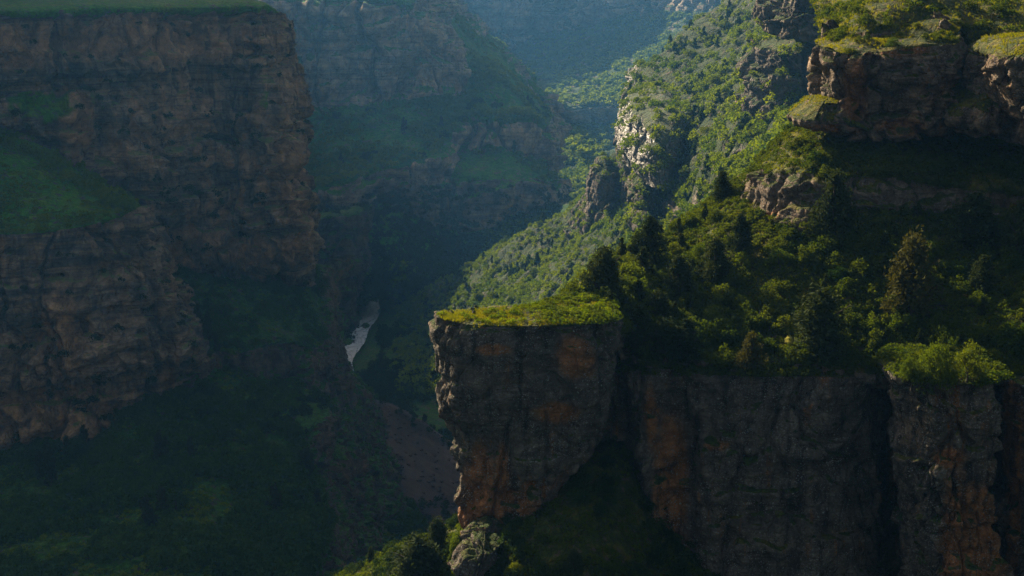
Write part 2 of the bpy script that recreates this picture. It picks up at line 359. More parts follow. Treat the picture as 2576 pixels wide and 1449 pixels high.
# ---- near left grassy terrace over a pocked buttress
terr = [
 [(-500,200,500),(-200,270,505),(0,325,512),(110,370,518),(210,425,528),(290,485,538),(330,515,552),(340,540,600)],
 [(-500,380,470),(-200,430,474),(0,450,478),(120,470,483),(220,495,490),(300,512,500),(345,532,530),(350,560,600)],
 [(-500,545,446),(-200,570,448),(0,574,450),(120,568,452),(230,550,460),(318,526,470),(366,565,500),(362,590,600)],
 [(-500,590,440),(-200,590,441),(0,592,443),(120,588,446),(235,570,453),(330,545,463),(385,590,497),(375,600,600)],
 [(-500,720,436),(-200,720,438),(0,720,440),(120,720,443),(245,700,448),(355,680,457),(432,720,490),(420,720,600)],
 [(-500,900,428),(-200,900,430),(0,900,432),(120,900,434),(240,870,438),(370,830,448),(490,830,480),(470,830,600)],
 [(-500,980,430),(-200,980,432),(0,985,434),(120,975,437),(250,940,440),(390,885,450),(508,875,480),(490,880,600)],
 [(-500,1015,437),(-200,1015,439),(0,1020,441),(120,1005,443),(255,965,447),(400,910,456),(514,890,482),(490,895,600)],
 [(-500,1230,430),(-200,1200,431),(0,1185,432),(120,1160,434),(235,1140,437),(320,1030,450),(530,920,486),(500,920,600)]]
tag(sheet('terr', 'cliff', terr, M['left'], 6.5, 4.2, 1.0, 23, cave=.7),
    'brown pocked rock buttress under a bright green grassy terrace at the left edge', 'cliff', kind='structure')
# ---- lower left slopes
low = [
 [(-500,1140,445),(0,1110,445),(230,1060,450),(390,600,585),(520,640,598),(650,650,612),(740,660,630),(800,670,645),(850,660,720),(880,640,800)],
 [(-500,1160,432),(0,1150,432),(230,1110,437),(425,690,548),(530,700,562),(650,700,580),(740,700,600),(805,710,620),(835,710,700),(850,700,780)],
 [(-500,1190,415),(0,1190,415),(235,1140,425),(480,800,515),(560,800,522),(660,780,545),(760,790,565),(830,800,590),(838,800,670),(850,790,760)],
 [(-500,1220,405),(0,1220,405),(240,1165,415),(510,885,490),(600,880,498),(700,860,518),(790,870,540),(838,895,560),(852,905,640),(862,905,760)],
 [(-500,1280,390),(0,1270,390),(260,1200,402),(525,965,482),(615,960,490),(700,960,508),(790,985,525),(870,1010,560),(925,1020,620),(960,1020,700)],
 [(-500,1360,370),(0,1340,372),(280,1260,388),(520,1090,440),(640,1070,448),(740,1040,462),(798,1065,472),(870,1110,515),(935,1120,570),(1000,1110,640)],
 [(-500,1460,350),(0,1430,350),(280,1370,362),(520,1260,392),(650,1250,405),(730,1240,414),(806,1200,440),(890,1260,470),(960,1290,510),(1050,1300,560)],
 [(-500,1650,310),(0,1600,315),(280,1540,325),(520,1480,345),(640,1470,360),(740,1460,368),(820,1440,385),(920,1470,410),(1000,1500,440),(1100,1500,470)]]
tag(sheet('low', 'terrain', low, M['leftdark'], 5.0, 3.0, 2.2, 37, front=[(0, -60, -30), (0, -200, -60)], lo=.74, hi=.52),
    'dark green wooded slope falling from the left cliffs into the gorge', 'slope', kind='structure')
# ---- river wall
rw = [
 [(700,540,1050),(790,540,1040),(850,530,1040),(900,520,1040),(925,520,1050),(930,520,1130)],
 [(700,560,995),(785,550,990),(850,540,985),(898,530,985),(922,530,1005),(930,520,1100)],
 [(700,650,980),(785,650,978),(850,650,972),(893,650,972),(920,640,1000),(925,640,1100)],
 [(740,780,945),(790,780,945),(840,780,945),(880,770,960),(912,755,1015),(920,750,1100)],
 [(740,920,890),(790,930,890),(835,930,892),(866,905,900),(898,775,1015),(915,765,1100)]]
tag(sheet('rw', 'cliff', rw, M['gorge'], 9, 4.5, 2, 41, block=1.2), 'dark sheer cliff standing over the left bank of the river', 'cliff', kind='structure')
# ---- second spur
sp = [
 [(100,-220,1290),(400,-200,1290),(640,-50,1290),(760,-50,1290),(850,-50,1290),(950,-50,1290),(1050,-40,1290),(1125,60,1300),(1200,145,1295),(1262,190,1280),(1330,262,1260),(1400,342,1235),(1422,420,1235)],  # unseen left end added and raised to block sun leaking past the spur
 [(100,0,1215),(400,0,1215),(640,0,1215),(760,0,1220),(850,0,1220),(950,0,1220),(1045,20,1225),(1117,90,1235),(1190,165,1240),(1262,198,1235),(1328,268,1225),(1388,308,1205),(1417,420,1190)],
 [(100,270,1180),(400,270,1180),(640,270,1180),(760,285,1190),(850,262,1190),(950,252,1190),(1050,250,1195),(1115,245,1200),(1190,258,1205),(1275,268,1205),(1320,282,1190),(1378,325,1180),(1414,430,1180)],
 [(100,420,1095),(400,420,1095),(640,420,1095),(760,430,1100),(850,400,1110),(960,380,1120),(1050,355,1125),(1110,330,1140),(1180,295,1155),(1270,292,1158),(1335,296,1155),(1382,345,1155),(1412,440,1162)],
 [(100,500,1060),(400,500,1060),(640,500,1060),(760,505,1060),(860,460,1070),(960,425,1085),(1060,415,1095),(1120,400,1110),(1185,385,1135),(1270,380,1135),(1340,400,1135),(1390,430,1140),(1415,450,1152)],
 [(100,560,1050),(400,560,1050),(640,560,1050),(760,580,1050),(850,560,1050),(950,500,1068),(1050,500,1078),(1120,480,1090),(1190,455,1095),(1270,450,1095),(1345,450,1105),(1395,460,1120),(1416,480,1145)],
 [(100,700,1040),(400,700,1040),(640,700,1040),(760,700,1040),(850,640,1045),(950,530,1060),(1050,560,1066),(1120,590,1070),(1190,595,1072),(1270,570,1082),(1340,545,1092),(1395,525,1105),(1414,545,1140)],
 [(100,820,960),(400,820,960),(640,820,960),(760,820,960),(850,780,975),(950,750,985),(1050,730,990),(1120,710,1000),(1190,690,1010),(1270,670,1020),(1340,640,1030),(1400,600,1050),(1420,610,1100)]]
tag(sheet('sp', 'cliff', sp, M['mid'], 15, 11, 4, 53, back=[(0, 60, 2), (0, 400, 6)], block=1.1),
    'hazy stepped mountain spur of banded cliffs and green ledges beyond the left cliff', 'cliff', kind='structure')
# ---- far wall
far = [
 [(700,20,2200),(900,20,2150),(1100,20,2150),(1250,12,2150),(1400,25,2150),(1550,20,2050),(1800,20,1850),(2100,20,1700),(2500,20,1650)],
 [(700,170,2120),(900,170,2110),(1100,165,2110),(1250,160,2110),(1400,100,2110),(1550,90,1970),(1800,120,1750),(2100,120,1600),(2500,120,1550)],
 [(700,290,1850),(900,290,1850),(1100,280,1850),(1250,270,1780),(1400,262,1700),(1550,255,1690),(1800,250,1640),(2100,250,1500),(2500,250,1450)],
 [(700,360,1840),(900,360,1840),(1100,350,1840),(1250,330,1770),(1400,325,1685),(1550,325,1675),(1800,330,1600),(2100,330,1400),(2500,330,1350)],
 [(700,640,1350),(900,640,1350),(1100,620,1350),(1250,600,1340),(1400,580,1340),(1550,560,1340),(1800,560,1300),(2100,560,1200),(2500,560,1150)]]
tag(sheet('far', 'cliff', far, M['far'], 26, 13, 9, 67, back=[(0, 30, 60), (0, 70, 190), (0, 500, 230), (0, 900, 250)]),  # hidden crest above the frame, raised to shade the far slope
    'farthest blue hazy canyon wall with pale cliff bands closing the gorge', 'cliff', kind='structure')
# ---- sunlit right slope across the gorge
rs = [
 [(1050,760,1000),(1250,620,950),(1400,560,900),(1495,475,850),(1550,390,800),(1590,240,790),(1690,120,820),(1830,0,860),(1950,-120,900),(2200,-200,900)],
 [(1050,800,940),(1280,690,860),(1430,620,820),(1540,530,760),(1600,440,710),(1640,290,700),(1740,190,720),(1860,90,740),(1970,-40,760),(2200,-120,780)],
 [(1100,860,860),(1330,760,760),(1480,680,720),(1600,590,650),(1680,480,610),(1740,370,600),(1810,260,610),(1900,180,620),(2000,60,640),(2250,0,650)],
 [(1150,950,760),(1400,850,640),(1540,760,590),(1680,650,530),(1780,540,490),(1850,430,480),(1900,330,490),(1960,280,500),(2080,230,520),(2300,150,530)],
 [(1200,1100,640),(1450,1000,520),(1620,900,470),(1760,780,420),(1860,650,390),(1930,550,380),(2000,450,380),(2080,380,390),(2200,330,400),(2400,250,420)]]
tag(sheet('rs', 'terrain', rs, M['slope'], 8, 3.5, 5.5, 71, back=[(60, 120, -70)], front=[(-10, -150, -60)], lo=.52, hi=.30),
    'steep sunlit green mountainside across the gorge on the right', 'mountainside', kind='structure')
# ---- valley floor and scree
vf = [[('w', x, y, z + (0 if -114 < x < -92 else .0)) for x, z in zip((-2600, -400, -156, -132, -124, -111, -100, -92, -40, 40, 200, 800, 2600),
       (-255, -252, -245, -249, -252.5, -253, -252.5, -248, -242, -238, -236, -240, -255))]
      for y in (3400, 1600, 1200, 1100, 1000, 950, 900, 850, 800, 700, 600, 500, 300, 0, -150)]
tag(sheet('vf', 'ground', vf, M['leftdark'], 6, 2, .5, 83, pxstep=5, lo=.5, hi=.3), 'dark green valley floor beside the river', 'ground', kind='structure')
xs = np.linspace(-124, -100, 22); ys = np.linspace(780, 1120, 240); gx, gy = np.meshgrid(xs, ys)
gx = gx + 2.2*np.sin(gy/30.) + 1.3*np.sin(gy/13.)
gz = -250.4 + 1.0*fbm(np.stack([gx/3, gy/6, gx*0], -1), 4, 5) ; Gw = np.stack([gx, gy, gz], -1)
idx = np.arange(gz.size).reshape(gz.shape); Fw = np.stack([idx[:-1, :-1], idx[1:, :-1], idx[1:, 1:], idx[:-1, 1:]], -1).reshape(-1, 4)
tag(link('river', make_mesh('river', Gw, Fw, {}, True, [M['water']])), 'narrow white rapids of the river between dark banks', 'river', kind='structure')
scr = [
 [(860,980,665),(930,1005,660),(985,1020,655),(1030,1045,650),(1130,1108,655),(1300,1200,655)],
 [(860,1010,640),(930,1040,640),(985,1045,640),(1030,1070,637),(1130,1130,640),(1300,1220,640)],
 [(880,1130,600),(950,1140,600),(1000,1150,600),(1050,1180,600),(1150,1230,600),(1300,1300,600)],
 [(900,1300,540),(1000,1330,540),(1050,1345,540),(1100,1370,540),(1180,1390,540),(1320,1420,540)],
 [(900,1520,480),(1000,1540,480),(1050,1550,480),(1100,1560,480),(1180,1570,480),(1320,1600,480)]]
tag(sheet('scr', 'terrain', scr, M['scree'], 6, 1.2, 1.6, 91, back=[(10, 60, -38)], lo=.3, hi=.1), 'bare purplish brown scree slope between the dark woods and the overhanging rock', 'scree slope', kind='structure')

# ---- foreground hillside
hill = [
 [(1430,748,140),(1560,662,155),(1700,575,168),(1830,480,176),(1920,390,178),(2000,328,176),(2200,318,176),(2400,330,176),(2600,350,174),(2900,380,168)],
 [(1450,760,138.5),(1575,700,149),(1700,625,160),(1835,497,170),(1930,440,163),(2050,418,159),(2200,412,159),(2400,438,159),(2600,450,157),(2900,460,153)],
 [(1468,766,138),(1590,728,144),(1712,680,153),(1862,535,162),(1950,560,158),(2050,556,154.5),(2200,535,154),(2400,552,154.5),(2600,565,152.5),(2900,575,149)],
 [(1500,790,136.5),(1600,788,139.5),(1724,770,145),(1866,700,150),(1990,640,151.5),(2060,640,150.5),(2220,620,149),(2400,640,148),(2600,650,146),(2900,660,143)],
 [(1530,830,134.5),(1605,852,136.3),(1735,860,138.3),(1870,840,140),(2000,815,141),(2080,810,140),(2230,810,139),(2400,810,137),(2600,810,134),(2900,810,130)],
 [(1560,900,134.5),(1612,910,134.5),(1740,902,134.9),(1880,932,134.0),(2020,914,134.4),(2090,926,133.6),(2230,944,132.4),(2400,930,130),(2600,930,128),(2900,930,125)]]
tag(sheet('hill', 'terrain', hill, M['near_grass'], 2.0, 1.0, .55, 101, back=[(3, 12, -3), (8, 50, -22)], front=[(0, 1.5, -1.5)], lo=.80, hi=.62),
    'dark near hillside of grass, rock bands and junipers on the right', 'hillside', kind='structure')
# ---- lower wall
lw = [
 [(1450,860,139),(1560,880,137.6),(1600,890,136.5),(1700,890,136.3),(1760,893,136.3),(1900,924,135.7),(2050,905,136),(2180,934,134.9),(2240,930,136),(2400,935,136),(2540,935,128),(2750,935,125)],
 [(1470,925,138.6),(1555,930,137.8),(1600,935,135.2),(1700,935,134.2),(1760,940,134),(1900,945,133.2),(2050,945,133),(2180,950,133.5),(2240,960,139),(2400,970,139),(2540,970,127),(2750,970,122)],
 [(1480,1030,138.8),(1558,1030,137.8),(1604,1020,134.6),(1690,1020,135.5),(1750,1020,134),(1900,1030,132.2),(2050,1030,132.2),(2180,1030,134),(2240,1040,141),(2400,1040,141),(2540,1040,127),(2750,1040,121)],
 [(1490,1150,139),(1580,1150,137),(1610,1150,133.5),(1680,1150,134.8),(1735,1150,135),(1790,1150,132),(2050,1150,131),(2180,1150,133.5),(2240,1150,141),(2400,1150,141),(2540,1150,127),(2750,1150,120)],
 [(1550,1300,145),(1580,1300,138),(1630,1300,132.5),(1690,1300,134),(1740,1300,133.5),(1790,1300,131),(2050,1300,130),(2180,1300,132.5),(2240,1300,140),(2400,1300,140),(2540,1300,126.5),(2750,1300,119)],
 [(1550,1700,140),(1580,1700,135),(1640,1700,130.5),(1700,1700,131),(1760,1700,130.5),(1850,1700,129),(2050,1700,128),(2180,1700,130),(2240,1700,136),(2400,1700,136),(2540,1700,125),(2750,1700,118)]]
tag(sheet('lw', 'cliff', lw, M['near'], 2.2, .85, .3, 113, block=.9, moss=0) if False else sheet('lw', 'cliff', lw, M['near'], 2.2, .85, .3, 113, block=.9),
    'dark speckled vertical rock wall under the juniper hillside', 'cliff', kind='structure')
# ---- gully slope at the foot
gul = [
 [(600,1600,165),(850,1450,152),(1000,1380,149),(1130,1330,146),(1330,1190,146),(1450,1120,147),(1580,1090,147),(1700,1330,139),(2000,1500,134),(2300,1600,134)],
 [(600,1700,150),(850,1510,141),(1000,1430,138),(1150,1378,129),(1330,1305,128),(1470,1185,132),(1570,1130,138),(1690,1380,131.5),(2000,1560,128.5),(2300,1700,129)],
 [(600,1800,140),(850,1600,130),(1000,1520,127),(1150,1460,125),(1330,1440,121.5),(1470,1420,121.5),(1590,1420,124.5),(1700,1500,125.5),(2000,1700,122),(2300,1800,120)]]
tag(sheet('gul', 'terrain', gul, M['near_grass'], 2.0, .8, .6, 127, back=[(-8, 20, -16), (-30, 60, -60)], front=[(0, -15, -13), (0, -50, -70)], lo=.6, hi=.4),
    'dark shrubby gully slope at the foot of the overhanging rock', 'slope', kind='structure')
# ---- upper right grassy hill behind the top outcrop
up = [
 [(2030,-20,235),(2180,-60,215),(2300,-80,212),(2420,-90,210),(2500,-60,206),(2620,-60,205),(2900,-60,200)],
 [(2060,70,196),(2175,10,182),(2300,-25,182),(2420,-10,185),(2500,20,180),(2620,60,175),(2900,60,170)],
 [(2090,112,174),(2180,92,168),(2300,88,170),(2400,110,172),(2480,140,172),(2600,150,168),(2900,150,164)],
 [(2100,330,178),(2200,335,177),(2300,335,176),(2400,335,174),(2480,330,173),(2620,340,171),(2900,350,166)]]
tag(sheet('up', 'terrain', up, M['near_grass'], 2.0, .9, .7, 131, back=[(0, 60, 8)], lo=.7, hi=.5),
    'yellow green grassy hilltop in the upper right corner', 'hillside', kind='structure')

# ------------------------------------------------------------------ rock formations (things)
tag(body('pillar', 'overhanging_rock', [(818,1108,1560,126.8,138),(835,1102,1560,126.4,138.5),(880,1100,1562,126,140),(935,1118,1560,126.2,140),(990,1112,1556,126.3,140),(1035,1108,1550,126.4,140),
      (1100,1128,1540,126.8,140),(1160,1148,1510,127.4,139.5),(1230,1162,1440,128,139),(1300,1160,1390,128.4,138),(1345,1170,1340,128.6,137.5),(1400,1176,1320,128.8,137),(1460,1180,1320,129,137)],
      M['near'], 2.0, .8, 141, dome=.5, expo=3.6, tilt=(.0, .0), gamp=.22, block=.9, backcut=(-.35, 1.9), plan=.03),
    'huge flat topped overhanging rock with a sunlit grassy top above the gorge', 'rock')
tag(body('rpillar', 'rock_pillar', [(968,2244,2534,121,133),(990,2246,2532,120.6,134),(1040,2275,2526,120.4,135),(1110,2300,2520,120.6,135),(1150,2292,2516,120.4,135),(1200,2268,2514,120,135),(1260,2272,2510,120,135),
      (1350,2292,2512,120,135),(1449,2300,2524,119.6,135),(1700,2300,2540,119,135)], M['near'], 2.0, 1.0, 151, dome=.5, expo=3.0, gamp=.25, plan=.08),
    'orange brown rock pillar topped by a bright bush at the lower right', 'rock pillar')
tag(body('block', 'rock_outcrop', [(108,2104,2400,163,180),(125,2088,2405,162,181),(200,2082,2402,161.5,182),(260,2086,2396,161.5,182),(305,2096,2392,162,181),(345,2130,2360,163,180)],
      M['near_grass'], 2.0, .85, 163, dome=1.0, expo=2.8, tilt=(.02, .05), gamp=.3, moss=0) if False else body('block', 'rock_outcrop',
      [(48,2250,2405,169,184),(72,2205,2412,167,184),(84,2150,2410,165.5,183),(104,2112,2404,163.5,182),(120,2088,2405,162,181),(200,2082,2402,161.5,182),(260,2086,2396,161.5,182),(305,2096,2392,162,181),(345,2130,2360,163,180)],
      M['near_grass'], 2.0, 1.6, 163, dome=.3, expo=4.2, tilt=(.12, .05), gamp=.6, plan=.14),
    'large square rock outcrop with an orange streak on top of the right hillside', 'rock')
tag(body('wedge', 'rock_slab', [(262,2050,2110,163,172),(288,2022,2125,162,172),(310,2004,2145,161,172),(322,2030,2170,161,172),(336,2090,2200,162,172)], M['near_grass'], 1.6, .6, 171, dome=.5, gamp=.2, plan=.15),
    'mossy pointed rock slab jutting left under the large square outcrop', 'rock')
tag(body('bould', 'boulder', [(232,2430,2500,160,170),(262,2405,2528,158,171),(305,2380,2545,157,171),(330,2400,2550,157.5,171),(350,2430,2550,158,171)], M['near_grass'], 1.8, .8, 181, dome=.5, expo=3.0, plan=.12),
    'grey rounded boulder between the square outcrop and the right edge', 'boulder')
tag(body('bould2', 'boulder', [(112,2540,2760,150,166),(150,2500,2780,148.5,168),(210,2490,2790,148,168),(280,2522,2790,148,168),(340,2560,2780,149,167),(380,2590,2760,150,166)], M['near_grass'], 2.0, 1.1, 191, dome=.7, expo=3.2, plan=.12),
    'big brown boulder with a grassy top cut by the right edge of the view', 'boulder')
tag(body('glint', 'cliff_outcrop', [(262,1625,1700,640,720),(285,1598,1740,615,720),(330,1578,1745,600,720),(390,1568,1725,590,720),(435,1578,1700,584,720),(475,1600,1690,580,720)], M['wet'], 2.6, 1.3, 201, dome=5, expo=2.2, gamp=1.0, block=1.2),
    'pale glinting wet rock face on the sunlit mountainside', 'cliff')
tag(body('glint2', 'cliff_outcrop', [(190,1600,1640,780,830),(215,1588,1660,770,830),(260,1580,1665,765,830),(310,1576,1640,760,830)], M['wet'], 2.6, 1.8, 205, dome=5, expo=2.2, gamp=1.5, block=1.5),
    'small pale rock face above and left of the glinting one', 'cliff')
tag(body('tower1', 'rock_tower', [(115,1960,2110,470,530),(140,1935,2110,466,530),(200,1922,2100,462,530),(260,1915,2085,460,530),(310,1930,2060,458,530)], M['slope'], 5, 4.2, 211, dome=3, expo=2.6, gamp=1),
    'fluted grey rock towers half hidden by shrubs on the sunlit mountainside', 'cliff')
tag(body('tower2', 'rock_tower', [(-80,1975,2230,420,480),(0,1958,2200,415,480),(40,1955,2180,412,480),(75,1962,2150,412,480),(105,1995,2120,414,480)], M['slope'], 4.5, 4.0, 221, dome=3, expo=2.8, gamp=1),
    'tall fluted grey cliff at the top edge left of the square outcrop', 'cliff')
tag(body('knob1', 'rock_bluff', [(418,1505,1535,760,790),(440,1494,1552,752,790),(480,1488,1548,748,790),(520,1490,1530,745,790)], M['slope'], 4, 2.2, 231, dome=4, expo=2.1, gamp=1),
    'small upright rock knob on the lower left skyline of the sunlit mountainside', 'rock')
tag(body('knob2', 'rock_bluff', [(452,1600,1650,600,640),(480,1585,1660,595,640),(530,1582,1640,590,640)], M['slope'], 4, 2.2, 233, dome=3, expo=2.1, gamp=1),
    'shaded rounded rock knob below the pale glinting rock face', 'rock')
tag(body('outc', 'rock_outcrop', [(1080,680,812,448,480),(1110,665,815,444,480),(1170,668,810,440,480),(1230,655,770,436,480),(1290,650,720,434,480)], M['leftdark'], 4, 2.6, 241, dome=2, expo=2.4, gamp=.8, lo=.7, hi=.5),
    'brown rock outcrop at the end of the dark wooded spur in the lower left', 'rock')
tag(body('rib', 'rock_rib', [(1356,1204,1232,124,129),(1372,1186,1252,123,130),(1390,1172,1275,122,131),(1420,1150,1270,121,131),(1470,1130,1260,120.5,131)], M['near'], 1.4, .6, 251, dome=.15, expo=2.2, gamp=.2, force=1.0),
    'small pointed grey rock at the foot of the overhanging rock', 'rock')
for i, (px, py, w, h, lab) in enumerate([(893, 782, 26, 22, 'dark boulder in the river beside the cliff foot, farthest upstream'), (903, 806, 24, 12, 'flat dark boulder in the middle of the rapids'),
                                         (919, 827, 30, 12, 'dark boulder at the right bank of the rapids')]):
    Yb = 252.0 / abs(P(px, py, 1.0)[2])
    o = body('rb%d' % i, 'river_boulder', [(py-h*.6, px-w*.3, px+w*.3, Yb-3, Yb+5), (py, px-w*.5, px+w*.5, Yb-5, Yb+7), (py+h*.6, px-w*.5, px+w*.5, Yb-6, Yb+7)], M['leftdark'], 3, .8, 261+i, dome=1, expo=2, gamp=.4, force=1.0)
    tag(o, lab, 'boulder', 'boulders in the river')

# ---- unseen mountain and hill added to shade the left cliffs and the air
hx = np.linspace(-2650, -300, 70); hy = np.linspace(790, 3400, 80); gx, gy = np.meshgrid(hx, hy)
hh = sstep(820, 1260, gy + 60*vnoise(np.stack([gx/200, gy/200, gx*0], -1), 3)) * np.clip(240 + .7*(-gx-330), 150, 560) * sstep(-280, -430, gx)
hh = .45*hh*sstep(1420, 1170, gy)*(1+.18*fbm(np.stack([gx/260, gy/260, gx*0], -1), 4, 9)) - 15
idx = np.arange(hh.size).reshape(hh.shape); Fh = np.stack([idx[:-1, :-1], idx[1:, :-1], idx[1:, 1:], idx[:-1, 1:]], -1).reshape(-1, 4)
tag(link('shading_hills', make_mesh('shading_hills', np.stack([gx, gy, hh], -1), Fh, {'rock': gx*0}, True, [M['far']])), 'unseen mountain behind the left plateau, added to shade the left side', 'mountain', kind='structure')
hx = np.linspace(-1500, -238, 90); hy = np.linspace(470, 1085, 60); gx, gy = np.meshgrid(hx, hy); q3 = np.stack([gx/120, gy/120, gx*0], -1)  # second added hill, out of view, keeps sun off the lower left air
h2 = np.minimum(np.clip((-242-gx)*2.8, 0, 360), 225 + np.maximum(0, gy-620)*.6)*sstep(490, 560, gy)*sstep(1080, 960, gy)*(1+.06*fbm(q3, 4, 19)) - 15.5
idx = np.arange(h2.size).reshape(h2.shape); Fh = np.stack([idx[:-1, :-1], idx[1:, :-1], idx[1:, 1:], idx[:-1, 1:]], -1).reshape(-1, 4)
tag(link('shading_hills', make_mesh('shading_hills', np.stack([gx, gy, h2], -1), Fh, {'rock': gx*0}, True, [M['far']])), 'unseen steep hill left of the view, added to shade the lower left', 'mountain', kind='structure')
HTOP = max(hh.max(), h2.max())

# ------------------------------------------------------------------ foliage templates (unit height)
def quads(cen, size, elong, r, updir=.0, outward=None):
    n = len(cen); a = r.normal(size=(n, 3)); a[:, 2] += updir; a /= np.linalg.norm(a, axis=1)[:, None]
    b = r.normal(size=(n, 3)); b -= (a*b).sum(1)[:, None]*a; b /= np.linalg.norm(b, axis=1)[:, None]
    s = size*(.6+.8*r.random(n))[:, None]; a = a*s*elong; b = b*s
    V = np.stack([cen-a, cen+b*.7, cen+a, cen-b*.7], 1).reshape(-1, 3)
    return V, np.arange(4*n).reshape(n, 4)
def crown_juniper(r, n, size, wid):
    sp = [(0, 0, 1.0, 1.0)] + [(r.uniform(-.16, .16), r.uniform(-.12, .12), r.uniform(.6, .88), r.uniform(.45, .75)) for _ in range(r.integers(1, 4))]
    C_ = []; K = max(14, n//45)
    for _ in range(K):
        sx, sy, sh, sw = sp[r.integers(len(sp))] if r.random() < .6 else sp[0]
        t = r.random()**.85; rad = wid*sw*(1-t)**.62*min(1, .45+t*3.2)*(.82+.3*math.sin(r.random()*6)); th = r.random()*6.283
        k = math.sqrt(r.random())*.35+.62
        C_.append((sx+rad*k*math.cos(th), sy+rad*k*math.sin(th), .04+t*.9*sh))
    C_ = np.array(C_); i = r.integers(0, K, n); d = r.normal(size=(n, 3))*np.array([.036, .036, .058])
    d *= (.6 + 1.0*wid)
    inner = r.random(n) < .22; cen = C_[i]+d; cen[inner, :2] *= r.random(inner.sum())[:, None]*.8
    cen[:, 2] = np.clip(cen[:, 2], .0, 1.03)
    return quads(cen, size, 1.6, r, .9)
def crown_shrub(r, n, size, wid):
    K = r.integers(11, 18); L = []
    for _ in range(K):
        th = r.random()*6.283; k = math.sqrt(r.random()); L.append((wid*.68*k*math.cos(th), wid*.68*k*math.sin(th), .12+.72*(1-k*.75)*(.30+.72*r.random()), r.uniform(.11, .22)))
    L = np.array(L); i = r.integers(0, K, n); u = r.normal(size=(n, 3)); u /= np.linalg.norm(u, axis=1)[:, None]
    u[:, 2] = np.where(r.random(n) < .55, np.abs(u[:, 2]), u[:, 2])
    w = fbm(np.concatenate([u*2.2], 1) + i[:, None]*3.3, 2, 3)
    cen = L[i, :3] + u*L[i, 3:4]*(.72+.32*r.random(n)[:, None]**.5 + .5*w[:, None])
    cen[:, 2] = np.clip(cen[:, 2], .0, 1.08)
    return quads(cen, size, 1.15, r, .15)
def trunk_tpl(r, wid, kind):
    V = []; F = []
    def tube(pts, rad, k=5):
        b = len(V)
        for j, (p, q) in enumerate(zip(pts, rad)):
            for a in range(k):
                t = a*6.283/k; V.append((p[0]+q*math.cos(t), p[1]+q*math.sin(t), p[2]))
        for j in range(len(pts)-1):
            for a in range(k):
                F.append((b+j*k+a, b+j*k+(a+1) % k, b+(j+1)*k+(a+1) % k, b+(j+1)*k+a))
    H = .8 if kind == 'j' else .5
    tube([(0, 0, -.12), (.01, .01, .15), (-.01, .0, .45*H/.8), (.01, -.01, H)], [.045, .035, .022, .006], 6)
    for _ in range(9):
        th = r.random()*6.283; z = r.uniform(.08, H*.75); l = wid*r.uniform(.5, .8)
        tube([(0, 0, z), (l*.5*math.cos(th), l*.5*math.sin(th), z+.10), (l*math.cos(th), l*math.sin(th), z+(.24 if kind == 'j' else .3))], [.018, .012, .003], 4)
    return np.array(V), np.array(F)
TPL = {}
r0 = np.random.default_rng(99)
for kind, fn, wid in (('j', crown_juniper, .34), ('s', crown_shrub, .62)):
    for lod, (n, size) in {'near': (5200, .017), 'mid': (1100, .036), 'far': (150, .075), 'tiny': (45, .13)}.items():
        TPL[kind, lod] = []
        for v in range(5 if lod != 'tiny' else 3):
            wv = wid*(.85+.3*r0.random()); V, F = fn(r0, n, size, wv); tv, tf = trunk_tpl(r0, wv, kind)
            TPL[kind, lod].append((V, F, tv, tf))
# small leafy clump of herbs
TPL['h'] = []
for v in range(5):
    n = 60; th = r0.random(n)*6.283; k = np.sqrt(r0.random(n)); cen = np.stack([k*np.cos(th), k*np.sin(th), .15+.75*(1-k**2)*r0.random(n)**.5], 1)
    TPL['h'].append(quads(cen, .16, 1.3, r0, .3))
TPL['g'] = []
for v in range(5):                                 # grass tuft: bent blades
    n = 9; V = []
    for a in range(n):
        th = r0.random()*6.283; d = np.array([math.cos(th), math.sin(th), 0]); p = d*r0.random()*.35; b = np.array([-d[1], d[0], 0])*.07; l = r0.uniform(.5, 1.0)
        V += [p-b, p+b, p+d*.25*l+b*.6+np.array([0, 0, .6*l]), p+d*.5*l+np.array([0, 0, .95*l])]
    TPL['g'].append((np.array(V), np.arange(4*n).reshape(n, 4)))

TPL['r'] = []
for v in range(5):                                 # angular stone
    Vc = np.array([(x, y, z) for x in (-1, 1) for y in (-1, 1) for z in (-.7, .7)], float)*(1+.45*(r0.random((8, 3))-.5)); Vc[4:, 2] *= .8
    TPL['r'].append((Vc*.5, np.array([(0, 1, 3, 2), (4, 6, 7, 5), (0, 4, 5, 1), (2, 3, 7, 6), (0, 2, 6, 4), (1, 5, 7, 3)])))
def merge(tpls, pos, scl, var, stretch=None):
    Vs, Fs, As = [], [], []; off = 0
    ti = rng.integers(0, len(tpls), len(pos)); ang = rng.random(len(pos))*6.283
    for t, tp in enumerate(tpls):
        m = np.where(ti == t)[0]
        if not len(m): continue
        V, F = tp[0], tp[1]; c, s = np.cos(ang[m]), np.sin(ang[m])
        x = V[None, :, 0]*c[:, None]-V[None, :, 1]*s[:, None]; y = V[None, :, 0]*s[:, None]+V[None, :, 1]*c[:, None]
        W = np.stack([x, y, np.repeat(V[None, :, 2], len(m), 0)], -1)*scl[m][:, None, None]
        if stretch is not None: W[..., 2] *= stretch
        W += pos[m][:, None, :]; n = len(V)
        Vs.append(W.reshape(-1, 3)); Fs.append((F[None]+(np.arange(len(m))*n)[:, None, None]+off).reshape(-1, 4)); off += len(m)*n
        As.append(np.repeat(var[m], n))
    return np.concatenate(Vs), np.concatenate(Fs), np.concatenate(As)
